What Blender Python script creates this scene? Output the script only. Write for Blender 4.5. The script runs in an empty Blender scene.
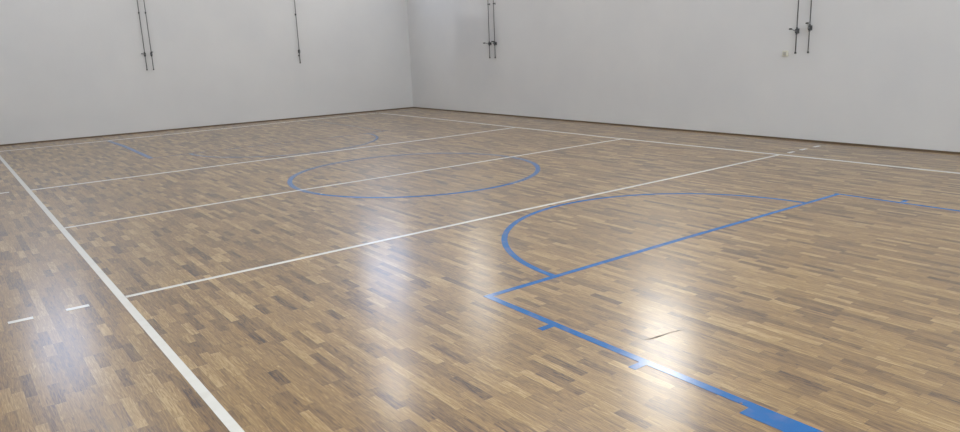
import bpy, bmesh, math
from mathutils import Vector, Matrix

scene = bpy.context.scene
COL = scene.collection

# ------------------------------------------------------------------ camera
CX, CY, CZ = -5.4067, -8.7886, 1.7649
YAW, PITCH, ROLL, FPX = 0.643, 0.2348, -0.0388, 717.2917
fw = Vector((math.sin(YAW) * math.cos(PITCH), math.cos(YAW) * math.cos(PITCH), -math.sin(PITCH)))
r0 = Vector((math.cos(YAW), -math.sin(YAW), 0))
u0 = r0.cross(fw)
r1 = r0 * math.cos(ROLL) + u0 * math.sin(ROLL)
u1 = -r0 * math.sin(ROLL) + u0 * math.cos(ROLL)
cam = bpy.data.cameras.new('camera')
cam_ob = bpy.data.objects.new('camera', cam)
COL.objects.link(cam_ob)
M = Matrix((r1, u1, -fw)).transposed().to_4x4()
M.translation = Vector((CX, CY, CZ))
cam_ob.matrix_world = M
cam.sensor_fit = 'HORIZONTAL'
cam.sensor_width = 36.0
cam.lens = FPX / 960 * 36.0
cam.clip_start = 0.05
cam.clip_end = 200
scene.camera = cam_ob

# ------------------------------------------------------------------ exposure, world
scene.view_settings.view_transform = 'Standard'
scene.view_settings.look = 'None'
scene.view_settings.gamma = 1.0
scene.view_settings.use_curve_mapping = False
scene.view_settings.exposure = 0.13

world = bpy.data.worlds.new('daylight_sky')
scene.world = world
world.use_nodes = True
world.node_tree.nodes['Background'].inputs['Color'].default_value = (0.62, 0.76, 1.0, 1)
world.node_tree.nodes['Background'].inputs['Strength'].default_value = 1.0

WIN_BLUE = (0.62, 0.74, 1.0)
WIN_DAY = (0.90, 0.95, 1.0)
WIN_WARM = (1.0, 0.985, 0.95)
# wall, centre along the wall, width, sill, head, colour, strength
WINDOWS = [
    ('far', -3.85, 1.3, 4.1, 6.3, WIN_BLUE, 5.5),
    ('far', 4.85, 1.5, 4.1, 6.3, WIN_BLUE, 5.5),
    ('right', -8.3, 1.9, 3.9, 6.8, WIN_DAY, 8.0),  # unseen window, added beyond the view for its light
    ('right', 0.3, 1.3, 3.9, 6.8, WIN_WARM, 12.0),
    ('right', 6.7, 1.3, 3.9, 6.8, WIN_WARM, 4.5),
    ('left', -6.2, 2.4, 4.0, 6.3, WIN_DAY, 0.3),  # left windows are unseen, added as weak light for the right wall
    ('left', 0.0, 2.4, 4.0, 6.3, WIN_DAY, 0.3),
    ('left', 6.2, 2.4, 4.0, 6.3, WIN_DAY, 0.3),
    ('near', -3.9, 2.4, 4.0, 6.3, WIN_DAY, 16.0),  # near windows are unseen, added behind the camera to light the far wall
    ('near', 0.6, 2.4, 4.0, 6.3, WIN_DAY, 16.0),
]
# unseen ceiling lamps, added to light the hall and its walls
ADDED_LAMPS = [(-3.4, -6.6), (-3.4, 0.6), (3.4, 0.6), (-3.4, 7.2), (3.4, 7.2)]
LAMP_STRENGTH = 220.0
LAMP_COLOR = (1.0, 0.99, 0.98)

# ------------------------------------------------------------------ room size
XL, XR, YN, YF, ZC = -6.45, 6.05, -10.2, 9.87, 7.5
T = 0.3
def yf(x):
    return YF - 0.043 * x      # the far wall stands slightly out of square
def skew(o):
    for v in o.data.vertices:
        v.co.y += -0.043 * v.co.x
    return o

# ------------------------------------------------------------------ materials
def mat(name, color, rough=0.5, metal=0.0, spec=0.5, emit=None, strength=0.0, coat=0.0):
    m = bpy.data.materials.new(name)
    m.use_nodes = True
    b = m.node_tree.nodes['Principled BSDF']
    b.inputs['Base Color'].default_value = (*color, 1)
    b.inputs['Roughness'].default_value = rough
    b.inputs['Metallic'].default_value = metal
    b.inputs['Specular IOR Level'].default_value = spec
    b.inputs['Coat Weight'].default_value = coat
    if emit:
        b.inputs['Emission Color'].default_value = (*emit, 1)
        b.inputs['Emission Strength'].default_value = strength
    return m

def nd(nt, kind, **kw):
    n = nt.nodes.new(kind)
    for k, v in kw.items():
        setattr(n, k, v)
    return n

def math_node(nt, op, a, b=None, c=None):
    n = nd(nt, 'ShaderNodeMath', operation=op)
    for i, v in enumerate((a, b, c)):
        if v is None:
            continue
        if isinstance(v, (int, float)):
            n.inputs[i].default_value = v
        else:
            nt.links.new(v, n.inputs[i])
    return n.outputs[0]

def wall_material():
    m = mat('white_wall_paint', (0.66, 0.66, 0.65), 0.6, spec=0.3)
    nt = m.node_tree
    b = nt.nodes['Principled BSDF']
    geo = nd(nt, 'ShaderNodeNewGeometry')
    n1 = nd(nt, 'ShaderNodeTexNoise')
    n1.inputs['Scale'].default_value = 0.9
    n1.inputs['Detail'].default_value = 3
    nt.links.new(geo.outputs['Position'], n1.inputs['Vector'])
    r = nd(nt, 'ShaderNodeValToRGB')
    r.color_ramp.elements[0].position = 0.3
    r.color_ramp.elements[0].color = (0.628, 0.635, 0.645, 1)
    r.color_ramp.elements[1].position = 0.7
    r.color_ramp.elements[1].color = (0.668, 0.672, 0.675, 1)
    nt.links.new(n1.outputs['Fac'], r.inputs['Fac'])
    nt.links.new(r.outputs['Color'], b.inputs['Base Color'])
    n2 = nd(nt, 'ShaderNodeTexNoise')
    n2.inputs['Scale'].default_value = 22
    n2.inputs['Detail'].default_value = 4
    nt.links.new(geo.outputs['Position'], n2.inputs['Vector'])
    bump = nd(nt, 'ShaderNodeBump')
    bump.inputs['Strength'].default_value = 0.12
    bump.inputs['Distance'].default_value = 0.01
    nt.links.new(n2.outputs['Fac'], bump.inputs['Height'])
    nt.links.new(bump.outputs['Normal'], b.inputs['Normal'])
    return m

STRIP_W = 0.056
FLOOR_STOPS = [
    (0.00, (0.030, 0.014, 0.006)),
    (0.14, (0.085, 0.041, 0.014)),
    (0.34, (0.160, 0.087, 0.028)),
    (0.55, (0.232, 0.136, 0.045)),
    (0.78, (0.305, 0.192, 0.070)),
    (1.00, (0.440, 0.305, 0.140)),
]
FLOOR_ROUGH = 0.47

def floor_material():
    m = mat('oak_strip_parquet', (0.3, 0.2, 0.1), FLOOR_ROUGH, coat=0.75)
    nt = m.node_tree
    L = nt.links.new
    b = nt.nodes['Principled BSDF']
    b.inputs['Coat Roughness'].default_value = 0.22
    b.inputs['IOR'].default_value = 1.6
    geo = nd(nt, 'ShaderNodeNewGeometry')
    sep = nd(nt, 'ShaderNodeSeparateXYZ')
    L(geo.outputs['Position'], sep.inputs[0])
    X, Y = sep.outputs['X'], sep.outputs['Y']
    u = math_node(nt, 'DIVIDE', X, STRIP_W)
    row = math_node(nt, 'FLOOR', u)
    wn1 = nd(nt, 'ShaderNodeTexWhiteNoise', noise_dimensions='1D')
    L(row, wn1.inputs['W'])
    wn1b = nd(nt, 'ShaderNodeTexWhiteNoise', noise_dimensions='1D')
    L(math_node(nt, 'ADD', row, 137.7), wn1b.inputs['W'])
    length = math_node(nt, 'MULTIPLY_ADD', wn1.outputs['Value'], 0.13, 0.25)
    off = math_node(nt, 'MULTIPLY', wn1b.outputs['Value'], 3.0)
    # wobble along the strip so that the staves of one strip differ in length
    wob = math_node(nt, 'SINE', math_node(nt, 'MULTIPLY_ADD', Y, 5.3, math_node(nt, 'MULTIPLY', wn1b.outputs['Value'], 40)))
    v = math_node(nt, 'ADD', math_node(nt, 'ADD', math_node(nt, 'DIVIDE', Y, length), off), math_node(nt, 'MULTIPLY', wob, 0.22))
    cell = math_node(nt, 'FLOOR', v)
    comb = nd(nt, 'ShaderNodeCombineXYZ')
    L(row, comb.inputs[0]); L(cell, comb.inputs[1])
    wn2 = nd(nt, 'ShaderNodeTexWhiteNoise', noise_dimensions='3D')
    L(comb.outputs[0], wn2.inputs['Vector'])
    # grain
    rnd3 = nd(nt, 'ShaderNodeVectorMath', operation='SCALE')
    L(wn2.outputs['Color'], rnd3.inputs[0]); rnd3.inputs['Scale'].default_value = 30
    gvec = nd(nt, 'ShaderNodeVectorMath', operation='MULTIPLY')
    L(geo.outputs['Position'], gvec.inputs[0]); gvec.inputs[1].default_value = (85, 5.5, 1)
    gadd = nd(nt, 'ShaderNodeVectorMath', operation='ADD')
    L(gvec.outputs[0], gadd.inputs[0]); L(rnd3.outputs[0], gadd.inputs[1])
    grain = nd(nt, 'ShaderNodeTexNoise')
    grain.inputs['Scale'].default_value = 1.0
    grain.inputs['Detail'].default_value = 5
    grain.inputs['Roughness'].default_value = 0.65
    grain.inputs['Distortion'].default_value = 1.6
    L(gadd.outputs[0], grain.inputs['Vector'])
    # most staves are close in tone, a few are much darker
    wn4 = nd(nt, 'ShaderNodeTexWhiteNoise', noise_dimensions='3D')
    sh = nd(nt, 'ShaderNodeVectorMath', operation='ADD')
    L(comb.outputs[0], sh.inputs[0]); sh.inputs[1].default_value = (31.7, 11.3, 5.1)
    L(sh.outputs[0], wn4.inputs['Vector'])
    tone = math_node(nt, 'MULTIPLY', math_node(nt, 'ADD', wn2.outputs['Value'], wn4.outputs['Value']), 0.5)
    dark = math_node(nt, 'MULTIPLY', math_node(nt, 'GREATER_THAN', wn4.outputs['Value'], 0.94), 0.32)
    tone = math_node(nt, 'SUBTRACT', math_node(nt, 'MULTIPLY_ADD', tone, 0.8, 0.14), dark)
    fac = math_node(nt, 'ADD', tone, math_node(nt, 'MULTIPLY_ADD', grain.outputs['Fac'], 1.9, -0.95))
    ramp = nd(nt, 'ShaderNodeValToRGB')
    els = ramp.color_ramp.elements
    while len(els) < len(FLOOR_STOPS):
        els.new(0.5)
    for e, (p, c) in zip(els, FLOOR_STOPS):
        e.position = p
        e.color = (*c, 1)
    L(fac, ramp.inputs['Fac'])
    # seams
    fu = math_node(nt, 'FRACT', u)
    eu = math_node(nt, 'MINIMUM', fu, math_node(nt, 'SUBTRACT', 1.0, fu))
    fv = math_node(nt, 'FRACT', v)
    ev = math_node(nt, 'MINIMUM', fv, math_node(nt, 'SUBTRACT', 1.0, fv))
    su = math_node(nt, 'LESS_THAN', eu, 0.022)
    sv = math_node(nt, 'LESS_THAN', ev, 0.006)
    seam = math_node(nt, 'MAXIMUM', su, sv)
    mix = nd(nt, 'ShaderNodeMix', data_type='RGBA')
    L(math_node(nt, 'MULTIPLY', seam, 0.35), mix.inputs['Factor'])
    L(ramp.outputs['Color'], mix.inputs['A'])
    mix.inputs['B'].default_value = (0.07, 0.04, 0.025, 1)
    # slow tone drift between boards laid from different packs
    big = nd(nt, 'ShaderNodeTexNoise')
    big.inputs['Scale'].default_value = 0.7
    big.inputs['Detail'].default_value = 2
    L(geo.outputs['Position'], big.inputs['Vector'])
    hsv = nd(nt, 'ShaderNodeHueSaturation')
    L(mix.outputs['Result'], hsv.inputs['Color'])
    L(math_node(nt, 'MULTIPLY_ADD', big.outputs['Fac'], 0.3, 0.85), hsv.inputs['Value'])
    L(hsv.outputs['Color'], b.inputs['Base Color'])
    rn = math_node(nt, 'MULTIPLY_ADD', grain.outputs['Fac'], 0.10, FLOOR_ROUGH - 0.05)
    L(rn, b.inputs['Roughness'])
    bump = nd(nt, 'ShaderNodeBump')
    bump.inputs['Strength'].default_value = 0.25
    bump.inputs['Distance'].default_value = 0.002
    L(math_node(nt, 'MULTIPLY_ADD', wn2.outputs['Value'], 0.25, math_node(nt, 'SUBTRACT', math_node(nt, 'MULTIPLY', grain.outputs['Fac'], 0.5), seam)), bump.inputs['Height'])
    L(bump.outputs['Normal'], b.inputs['Normal'])
    return m

def paint_material(name, color, wear, rough, wear_at=0.62):
    """line paint on the parquet; where it has worn thin the oak shows through"""
    m = mat(name, color, rough)
    nt = m.node_tree
    b = nt.nodes['Principled BSDF']
    geo = nd(nt, 'ShaderNodeNewGeometry')
    n = nd(nt, 'ShaderNodeTexNoise')
    n.inputs['Scale'].default_value = 9
    n.inputs['Detail'].default_value = 5
    nt.links.new(geo.outputs['Position'], n.inputs['Vector'])
    r = nd(nt, 'ShaderNodeMapRange')
    r.inputs['From Min'].default_value = wear_at - 0.12
    r.inputs['From Max'].default_value = wear_at + 0.12
    r.inputs['To Max'].default_value = wear
    nt.links.new(n.outputs['Fac'], r.inputs['Value'])
    mx = nd(nt, 'ShaderNodeMix', data_type='RGBA')
    mx.inputs['A'].default_value = (*color, 1)
    mx.inputs['B'].default_value = (0.33, 0.23, 0.14, 1)
    nt.links.new(r.outputs['Result'], mx.inputs['Factor'])
    nt.links.new(mx.outputs['Result'], b.inputs['Base Color'])
    return m

WALL = wall_material()
FLOOR = floor_material()
CEIL = mat('ceiling_paint', (0.7, 0.7, 0.68), 0.8)
WHITE = paint_material('white_line_paint', (0.70, 0.695, 0.66), 0.1, 0.24)
BLUE = paint_material('blue_line_paint', (0.010, 0.118, 0.355), 0.2, 0.2)
BLUE_WORN = paint_material('worn_blue_line_paint', (0.075, 0.13, 0.29), 0.95, 0.25, 0.5)
SKIRT = mat('brown_skirting', (0.13, 0.09, 0.055), 0.5)
STEEL = mat('grey_rod_steel', (0.22, 0.23, 0.24), 0.45, 0.6)
CAST = mat('dark_cast_gearbox', (0.10, 0.105, 0.11), 0.5, 0.5)
KNOB = mat('black_handle_plastic', (0.03, 0.03, 0.03), 0.5)
PLATE = mat('cream_switch_plastic', (0.62, 0.61, 0.52), 0.5)
PLATE2 = mat('grey_switch_insert', (0.42, 0.42, 0.38), 0.5)
FRAME = mat('window_frame_paint', (0.5, 0.5, 0.5), 0.5)
MARK = mat('dark_scuff', (0.13, 0.10, 0.07), 0.6, spec=0.3)
HOOPM = mat('hoop_steel', (0.5, 0.5, 0.5), 0.4, 0.5)
BOARD = mat('backboard_paint', (0.7, 0.7, 0.7), 0.5)
ORANGE = mat('rim_orange', (0.7, 0.12, 0.03), 0.4)
NET = mat('net_cord', (0.75, 0.75, 0.75), 0.8)
LAMPM = mat('lamp_diffuser', (0.8, 0.8, 0.8), 0.5, emit=LAMP_COLOR, strength=LAMP_STRENGTH)
LAMPH = mat('lamp_housing', (0.6, 0.6, 0.6), 0.5)

# ------------------------------------------------------------------ helpers
def obj(name, bm, m, parent=None, label=None, smooth=False):
    bmesh.ops.recalc_face_normals(bm, faces=bm.faces)
    me = bpy.data.meshes.new(name)
    bm.to_mesh(me)
    bm.free()
    if smooth:
        for p in me.polygons:
            p.use_smooth = True
    me.materials.append(m)
    o = bpy.data.objects.new(name, me)
    COL.objects.link(o)
    if parent:
        o.parent = parent
    if label:
        o['label'] = label
    return o

def struct(name, bm, m, label=None):
    o = obj(name, bm, m, None, label)
    o['kind'] = 'structure'
    return o

def thing(name, label, cat, loc, rz=0, group=None):
    o = bpy.data.objects.new(name, None)
    o.empty_display_size = 0.1
    COL.objects.link(o)
    o.location = loc
    o.rotation_euler = (0, 0, rz)
    o['label'] = label
    o['category'] = cat
    if group:
        o['group'] = group
    return o

def box(bm, x0, x1, y0, y1, z0, z1, bevel=0):
    r = bmesh.ops.create_cube(bm, size=1)
    vs = r['verts']
    bmesh.ops.scale(bm, vec=(x1 - x0, y1 - y0, z1 - z0), verts=vs)
    bmesh.ops.translate(bm, vec=((x0 + x1) / 2, (y0 + y1) / 2, (z0 + z1) / 2), verts=vs)
    if bevel:
        es = list({e for v in vs for e in v.link_edges})
        bmesh.ops.bevel(bm, geom=es, offset=bevel, segments=2, affect='EDGES', profile=0.5)

def cyl(bm, p0, p1, r, seg=14, r2=None):
    p0, p1 = Vector(p0), Vector(p1)
    d = p1 - p0
    ret = bmesh.ops.create_cone(bm, cap_ends=True, segments=seg, radius1=r, radius2=r if r2 is None else r2, depth=d.length)
    q = Vector((0, 0, 1)).rotation_difference(d.normalized())
    bmesh.ops.rotate(bm, verts=ret['verts'], cent=(0, 0, 0), matrix=q.to_matrix())
    bmesh.ops.translate(bm, verts=ret['verts'], vec=(p0 + p1) / 2)

def ribbon(bm, pts, w, z, th):
    """flat painted band of width w along pts (2D), closed ends, top at z"""
    n = len(pts)
    rings = []
    for i in range(n):
        a = Vector(pts[max(i - 1, 0)]); b = Vector(pts[min(i + 1, n - 1)])
        t = (b - a).normalized()
        nn = Vector((-t.y, t.x))
        p = Vector(pts[i])
        q0, q1 = p + nn * w / 2, p - nn * w / 2
        rings.append([bm.verts.new((q0.x, q0.y, z)), bm.verts.new((q1.x, q1.y, z)),
                      bm.verts.new((q1.x, q1.y, z - th)), bm.verts.new((q0.x, q0.y, z - th))])
    for i in range(n - 1):
        A, B = rings[i], rings[i + 1]
        for k in range(4):
            bm.faces.new((A[k], A[(k + 1) % 4], B[(k + 1) % 4], B[k]))
    bm.faces.new(rings[0])
    bm.faces.new(rings[-1][::-1])

# ------------------------------------------------------------------ structure
bm = bmesh.new(); box(bm, XL - T, XR + T, YN - T, YF + T, -0.2, 0.0)
floor = struct('floor', bm, FLOOR, 'glossy oak strip parquet sports floor with painted court lines')
bm = bmesh.new(); box(bm, XL - T, XR + T, YN - T, YF + T, ZC, ZC + 0.25)
struct('ceiling', bm, CEIL)

def wall(name, side):
    """a wall slab with its window openings left free"""
    bm = bmesh.new()
    wins = sorted([w for w in WINDOWS if w[0] == side], key=lambda w: w[1])
    horiz = side in ('far', 'near')
    lo, hi = (XL - T, XR + T) if horiz else (YN, yf(XR) if side == 'right' else yf(XL))
    def add(a, b, z0, z1):
        if b - a < 1e-4 or z1 - z0 < 1e-4:
            return
        if side == 'far': box(bm, a, b, YF, YF + T, z0, z1)
        if side == 'near': box(bm, a, b, YN - T, YN, z0, z1)
        if side == 'right': box(bm, XR, XR + T, a, b, z0, z1)
        if side == 'left': box(bm, XL - T, XL, a, b, z0, z1)
    zs, zh = wins[0][3], wins[0][4]
    add(lo, hi, 0, zs)
    add(lo, hi, zh, ZC)
    c = lo
    for w in wins:
        add(c, w[1] - w[2] / 2, zs, zh)
        c = w[1] + w[2] / 2
    add(c, hi, zs, zh)
    o = struct(name, bm, WALL)
    if side == 'far':
        skew(o)

wall('wall_far', 'far')
wall('wall_right', 'right')
wall('wall_left', 'left')
wall('wall_near', 'near')

# windows high in the walls, left and near ones added; panes glow for daylight
for i, (side, c, w, z0, z1, colr, st) in enumerate(WINDOWS):
    gm = mat('glowing_window_pane', (0.7, 0.7, 0.7), 0.3, emit=colr, strength=st)
    fb = bmesh.new(); pb = bmesh.new()
    def put(b, a0, a1, d0, d1, zz0, zz1):
        if side == 'far': box(b, a0, a1, YF + d0, YF + d1, zz0, zz1)
        if side == 'near': box(b, a0, a1, YN - d1, YN - d0, zz0, zz1)
        if side == 'right': box(b, XR + d0, XR + d1, a0, a1, zz0, zz1)
        if side == 'left': box(b, XL - d1, XL - d0, a0, a1, zz0, zz1)
    a0, a1 = c - w / 2, c + w / 2
    f = 0.06
    put(fb, a0, a0 + f, 0.10, 0.16, z0, z1)
    put(fb, a1 - f, a1, 0.10, 0.16, z0, z1)
    put(fb, a0 + f, a1 - f, 0.10, 0.16, z0, z0 + f)
    put(fb, a0 + f, a1 - f, 0.10, 0.16, z1 - f, z1)
    put(fb, c - 0.025, c + 0.025, 0.10, 0.16, z0 + f, z1 - f)
    put(pb, a0 + f, c - 0.025, 0.12, 0.14, z0 + f, z1 - f)
    put(pb, c + 0.025, a1 - f, 0.12, 0.14, z0 + f, z1 - f)
    fo = struct('window_%d' % (i + 1), fb, FRAME)
    po = obj('pane', pb, gm, fo)
    if side == 'far':
        skew(fo); skew(po)

# low skirtings
SH, ST = 0.026, 0.014
bm = bmesh.new(); box(bm, XL, XR - ST, YF - ST, YF, 0, SH); skew(struct('baseboard_far', bm, SKIRT))
bm = bmesh.new(); box(bm, XR - ST, XR, YN + ST, yf(XR), 0, SH); struct('baseboard_right', bm, SKIRT)
bm = bmesh.new(); box(bm, XL, XL + ST, YN + ST, yf(XL) - 0.02, 0, SH); struct('baseboard_left', bm, SKIRT)
bm = bmesh.new(); box(bm, XL, XR, YN, YN + ST, 0, SH); struct('baseboard_near', bm, SKIRT)

# ------------------------------------------------------------------ painted court lines (they belong to the floor)
LW = 0.05
_lay = [0]
def line(name, pts, m, label, w=LW, white=True):
    bm = bmesh.new()
    _lay[0] += 1
    z = (0.0022 if white else 0.0008) + 0.00003 * _lay[0]
    ribbon(bm, pts, w, z, z - 0.0001)
    return obj(name, bm, m, floor, label)

def arc(cx, cy, r, a0, a1, n=72):
    return [(cx + r * math.cos(a0 + (a1 - a0) * i / n), cy + r * math.sin(a0 + (a1 - a0) * i / n)) for i in range(n + 1)]

line('sideline', [(-4.5, -9.0), (-4.5, 9.0)], WHITE, 'white sideline running diagonally along the left of the court', 0.054)
line('sideline', [(4.515, -9.0), (4.515, -4.7), (4.53, -3.9), (4.49, -0.8), (4.48, 0.5), (4.51, 2.3), (4.57, 5.9), (4.56, 9.05)], WHITE,
     'thin white sideline along the foot of the right wall', 0.06)
line('attack_line', [(-4.47, -3.012), (-1.1, -2.998), (2.2, -3.03), (4.49, -3.038)], WHITE, 'white cross line nearest the camera', 0.044)
line('centre_line', [(-4.47, -0.03), (-2.5, 0.0), (0.8, -0.04), (4.46, 0.0)], WHITE, 'white cross line through the blue centre circle', 0.046)
line('attack_line', [(-4.47, 3.02), (-1.5, 3.04), (2.5, 2.98), (4.49, 3.05)], WHITE, 'white cross line beyond the blue centre circle', 0.06)
line('end_line', [(-4.5, 8.85), (-2.4, 8.85), (1.0, 9.0), (4.53, 9.1)], WHITE, 'thin white line along the foot of the far wall', 0.06)
line('end_line', [(-4.53, -9.0), (4.53, -9.0)], WHITE, 'white line at the near end of the court')
for x0, x1, y, lb in ((-4.873, -4.723, -3.02, 'short white dash just left of the sideline'),
                      (-5.232, -5.08, -3.025, 'short white dash nearest the left edge of the floor'),
                      (-5.58, -5.43, -3.03, 'short white dash third from the sideline'),
                      (4.75, 4.90, -3.04, 'short white dash just beyond the right sideline'),
                      (5.11, 5.27, -3.03, 'short white dash between sideline and right wall'),
                      (5.51, 5.67, -3.03, 'short white dash nearest the right wall'),
                      (-4.90, -4.73, 3.08, 'short white dash beside the sideline near the far wall'),
                      (-5.25, -5.10, 3.09, 'short white dash left of the sideline at the far cross line')):
    line('dash', [(x0, y), (x1, y)], WHITE, lb)

line('centre_circle', arc(0.035, -0.005, 1.775, 0, 2 * math.pi, 120), BLUE, 'blue centre circle', 0.068, white=False)
FT = -4.925
line('free_throw_line', [(-2.475, FT + 0.025), (-0.2, FT + 0.01), (2.46, FT - 0.04)], BLUE, 'blue free throw line of the near lane', 0.052, False)
line('free_throw_arc', arc(0.0, FT, 1.795, 0.0, math.pi), BLUE, 'blue half circle of the near lane', 0.056, white=False)
line('lane_line', [(-2.45, FT + 0.04), (-2.465, -6.0), (-2.47, -7.4), (-2.47, -8.97)], BLUE, 'bright blue lane line nearest the camera', 0.055, False)
line('lane_line', [(2.435, FT), (2.435, -6.2), (2.45, -8.97)], BLUE, 'blue lane line at the right side', white=False)
for s, lb in ((-1, 'left'), (1, 'right')):
    for y, nm in ((-5.61, 'first'), (-6.36, 'second'), (-8.1, 'third')):
        xm = s * 2.462
        x = sorted((xm + s * 0.025, xm + s * 0.125))
        line('lane_mark', [(x[0], y), (x[1], y)], BLUE, 'short blue tick, %s along the %s lane line' % (nm, lb), white=False)
    x = sorted((s * 2.487, s * 2.575))
    line('lane_block', [(x[0], -7.22), (x[1], -7.22)], BLUE, 'solid blue block beside the %s lane line' % lb, 0.40, False)
# the far key is worn
line('free_throw_line', [(-2.46, 5.0), (2.46, 4.96)], BLUE_WORN, 'faded blue free throw line of the far lane', 0.05, False)
line('free_throw_arc', arc(0.10, 4.98, 1.84, math.pi, 2 * math.pi), BLUE, 'blue half circle of the far lane', white=False)
line('lane_line', [(-2.41, 4.97), (-2.37, 7.3), (-2.40, 8.78)], BLUE, 'faded blue left line of the far lane', 0.085, False)
line('lane_line', [(2.44, 4.97), (2.44, 8.8)], BLUE_WORN, 'faded blue right line of the far lane', white=False)

# scuff on the varnish
bm = bmesh.new()
pts = [(-2.226, -6.150), (-2.195, -6.165), (-2.16, -6.172), (-2.12, -6.178), (-2.08, -6.180), (-2.04, -6.182), (-1.985, -6.196), (-1.955, -6.20)]
for i in range(len(pts) - 1):
    ribbon(bm, [pts[i], pts[i + 1]], (0.005, 0.012, 0.016, 0.012, 0.006, 0.005, 0.012)[i], 0.0006, 0.0004)
obj('scuff_mark', bm, MARK, floor, 'dark curved scuff in the bright patch near the blue lane line')
bm = bmesh.new()
cyl(bm, (-2.487, -6.972, 0.0004), (-2.487, -6.972, 0.002), 0.007)
obj('floor_plug', bm, MARK, floor, 'small dark dot on the blue lane line')

# ------------------------------------------------------------------ crank rods of the high windows
ROD_GROUP = 'window crank rods on the walls'
def crank_rod(label, side, pos, zb, zg, top, arm):
    """local frame: wall plane at y=0, room at -y, x along the wall"""
    if side == 'far':
        t = thing('window_crank_rod', label, 'crank rod', (pos, yf(pos), zb), -0.043)
    else:
        t = thing('window_crank_rod', label, 'crank rod', (XR, pos, zb), -math.pi / 2)
    h = top - zb
    g = zg - zb
    d = -0.055
    bm = bmesh.new()
    cyl(bm, (0, d, 0.02), (0, d, h), 0.0092, 14)
    obj('shaft', bm, STEEL, t, smooth=True)
    bm = bmesh.new()
    cyl(bm, (0, d, 0.0), (0, d, 0.02), 0.017, 14)
    cyl(bm, (0, d, 0.02), (0, d, 0.032), 0.017, 14, 0.011)
    obj('end_cap', bm, CAST, t)
    # gearbox: housing on a wall plate, with a collar above and below
    bm = bmesh.new()
    box(bm, -0.021, 0.021, d - 0.021, d + 0.021, g - 0.032, g + 0.032, 0.006)
    box(bm, -0.016, 0.016, -0.006, 0.0, g - 0.04, g + 0.04, 0.002)
    box(bm, -0.015, 0.015, d + 0.02, -0.004, g - 0.02, g + 0.02)
    cyl(bm, (0, d, g + 0.03), (0, d, g + 0.06), 0.015, 14)
    cyl(bm, (0, d, g - 0.055), (0, d, g - 0.03), 0.015, 14)
    gb = obj('gearbox', bm, CAST, t)
    # crank arm, turned aside or down, with its grip
    ax, az = arm
    bm = bmesh.new()
    cyl(bm, (0, d - 0.02, g), (0, d - 0.045, g), 0.012, 12)
    cyl(bm, (0, d - 0.04, g), (ax, d - 0.045, g + az), 0.007, 10)
    cr = obj('crank', bm, STEEL, gb)
    bm = bmesh.new()
    cyl(bm, (ax, d - 0.035, g + az), (ax, d - 0.10, g + az), 0.012, 12)
    obj('grip', bm, KNOB, gb)
    # guide clips up the shaft
    z = g + 0.95
    while z < h - 0.1:
        bm = bmesh.new()
        cyl(bm, (0, d, z - 0.014), (0, d, z + 0.014), 0.015, 14)
        box(bm, -0.008, 0.008, d + 0.01, 0.0, z - 0.008, z + 0.008)
        box(bm, -0.010, 0.010, -0.005, 0.0, z - 0.025, z + 0.025)
        obj('guide_clip', bm, CAST, t)
        z += 1.05
    return t

crank_rod('grey steel crank rod on the left wall, left one of the pair', 'far', -1.15, 1.46, 1.83, 6.2, (-0.075, 0.02))
crank_rod('grey steel crank rod on the left wall, right one of the pair', 'far', -1.005, 1.46, 1.83, 6.2, (0.01, 0.05))
crank_rod('single grey steel crank rod on the left wall, nearer the room corner', 'far', 2.655, 1.45, 1.76, 6.2, (-0.05, -0.11))
crank_rod('crank rod on the right wall near the room corner, left one of its pair', 'right', 5.76, 1.415, 1.77, 6.2, (-0.12, 0.02))
crank_rod('crank rod on the right wall near the room corner, right one of its pair', 'right', 5.545, 1.415, 1.77, 6.2, (0.005, 0.05))
crank_rod('crank rod above the small wall box, left one of its pair', 'right', -2.345, 1.42, 1.78, 6.2, (-0.07, 0.035))
crank_rod('crank rod above the small wall box, right one of its pair', 'right', -2.56, 1.425, 1.82, 6.2, (-0.008, 0.075))

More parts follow.
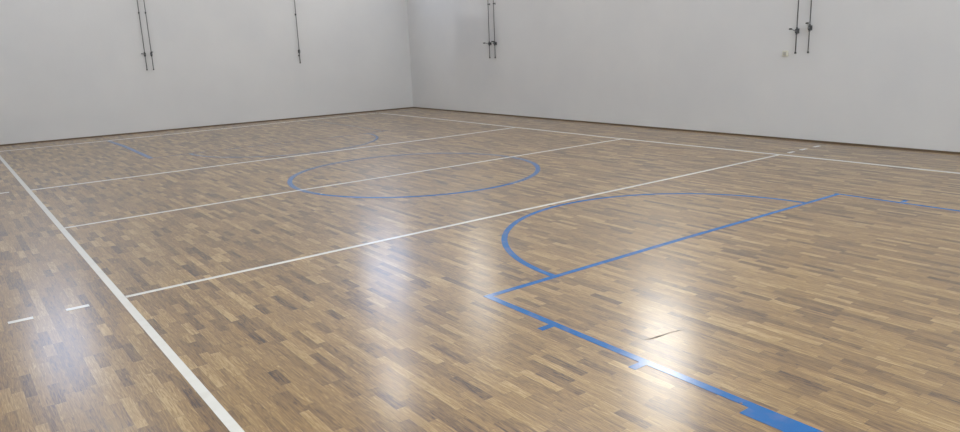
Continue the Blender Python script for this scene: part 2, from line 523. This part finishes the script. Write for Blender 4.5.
# small box on the right wall
t = thing('wall_socket_box', 'small square cream socket box on the right wall below the crank rods', 'socket box', (XR, -2.15, 1.425), -math.pi / 2)
bm = bmesh.new(); box(bm, -0.046, 0.046, -0.035, 0, -0.046, 0.046, 0.006); obj('housing', bm, PLATE, t)
bm = bmesh.new(); box(bm, -0.027, 0.021, -0.041, -0.034, -0.029, 0.025, 0.003); obj('cover_insert', bm, PLATE2, t)

# ------------------------------------------------------------------ ceiling lamps, added out of view for their light
for k, (x, y) in enumerate(ADDED_LAMPS):
    t = thing('added_ceiling_lamp', 'unseen square lamp added on the ceiling to light the hall', 'ceiling lamp', (x, y, ZC), 0, 'added ceiling lamps')
    bm = bmesh.new(); box(bm, -0.26, 0.26, -0.26, 0.26, -0.09, 0.0, 0.01); obj('housing', bm, LAMPH, t)
    bm = bmesh.new(); box(bm, -0.15, 0.15, -0.15, 0.15, -0.105, -0.09); obj('diffuser', bm, LAMPM, t)

# ------------------------------------------------------------------ unseen practice hoop, added on the right wall to cast the corner shadow
HY = 6.65
t = thing('added_shadow_hoop', 'unseen basketball hoop added high on the right wall to cast a shadow', 'basketball hoop', (XR, HY, 3.1), -math.pi / 2)
bm = bmesh.new()                       # local: wall at y=0, room at -y
box(bm, -0.6, 0.6, -0.93, -0.90, 0.0, 1.05, 0.006)
bd = obj('backboard', bm, BOARD, t)
for x in (-0.45, 0.45):
    bm = bmesh.new()
    cyl(bm, (x, -0.9, 0.15), (x, -0.03, 0.15), 0.025)
    cyl(bm, (x, -0.9, 0.8), (x, -0.03, 0.8), 0.025)
    cyl(bm, (x, -0.88, 0.17), (x, -0.03, 0.78), 0.018)
    box(bm, x - 0.04, x + 0.04, -0.04, -0.012, -0.02, 1.0)
    obj('bracket', bm, HOOPM, t)
bm = bmesh.new()
N, S, R, rr = 40, 8, 0.225, 0.010
vs = [[bm.verts.new(((R + rr * math.cos(b)) * math.cos(a), -1.30 + (R + rr * math.cos(b)) * math.sin(a), 0.18 + rr * math.sin(b)))
       for b in (2 * math.pi * q / S for q in range(S))] for a in (2 * math.pi * p / N for p in range(N))]
for p in range(N):
    for q in range(S):
        bm.faces.new((vs[p][q], vs[(p + 1) % N][q], vs[(p + 1) % N][(q + 1) % S], vs[p][(q + 1) % S]))
box(bm, -0.07, 0.07, -1.09, -0.93, 0.16, 0.18)
rim = obj('rim', bm, ORANGE, t)
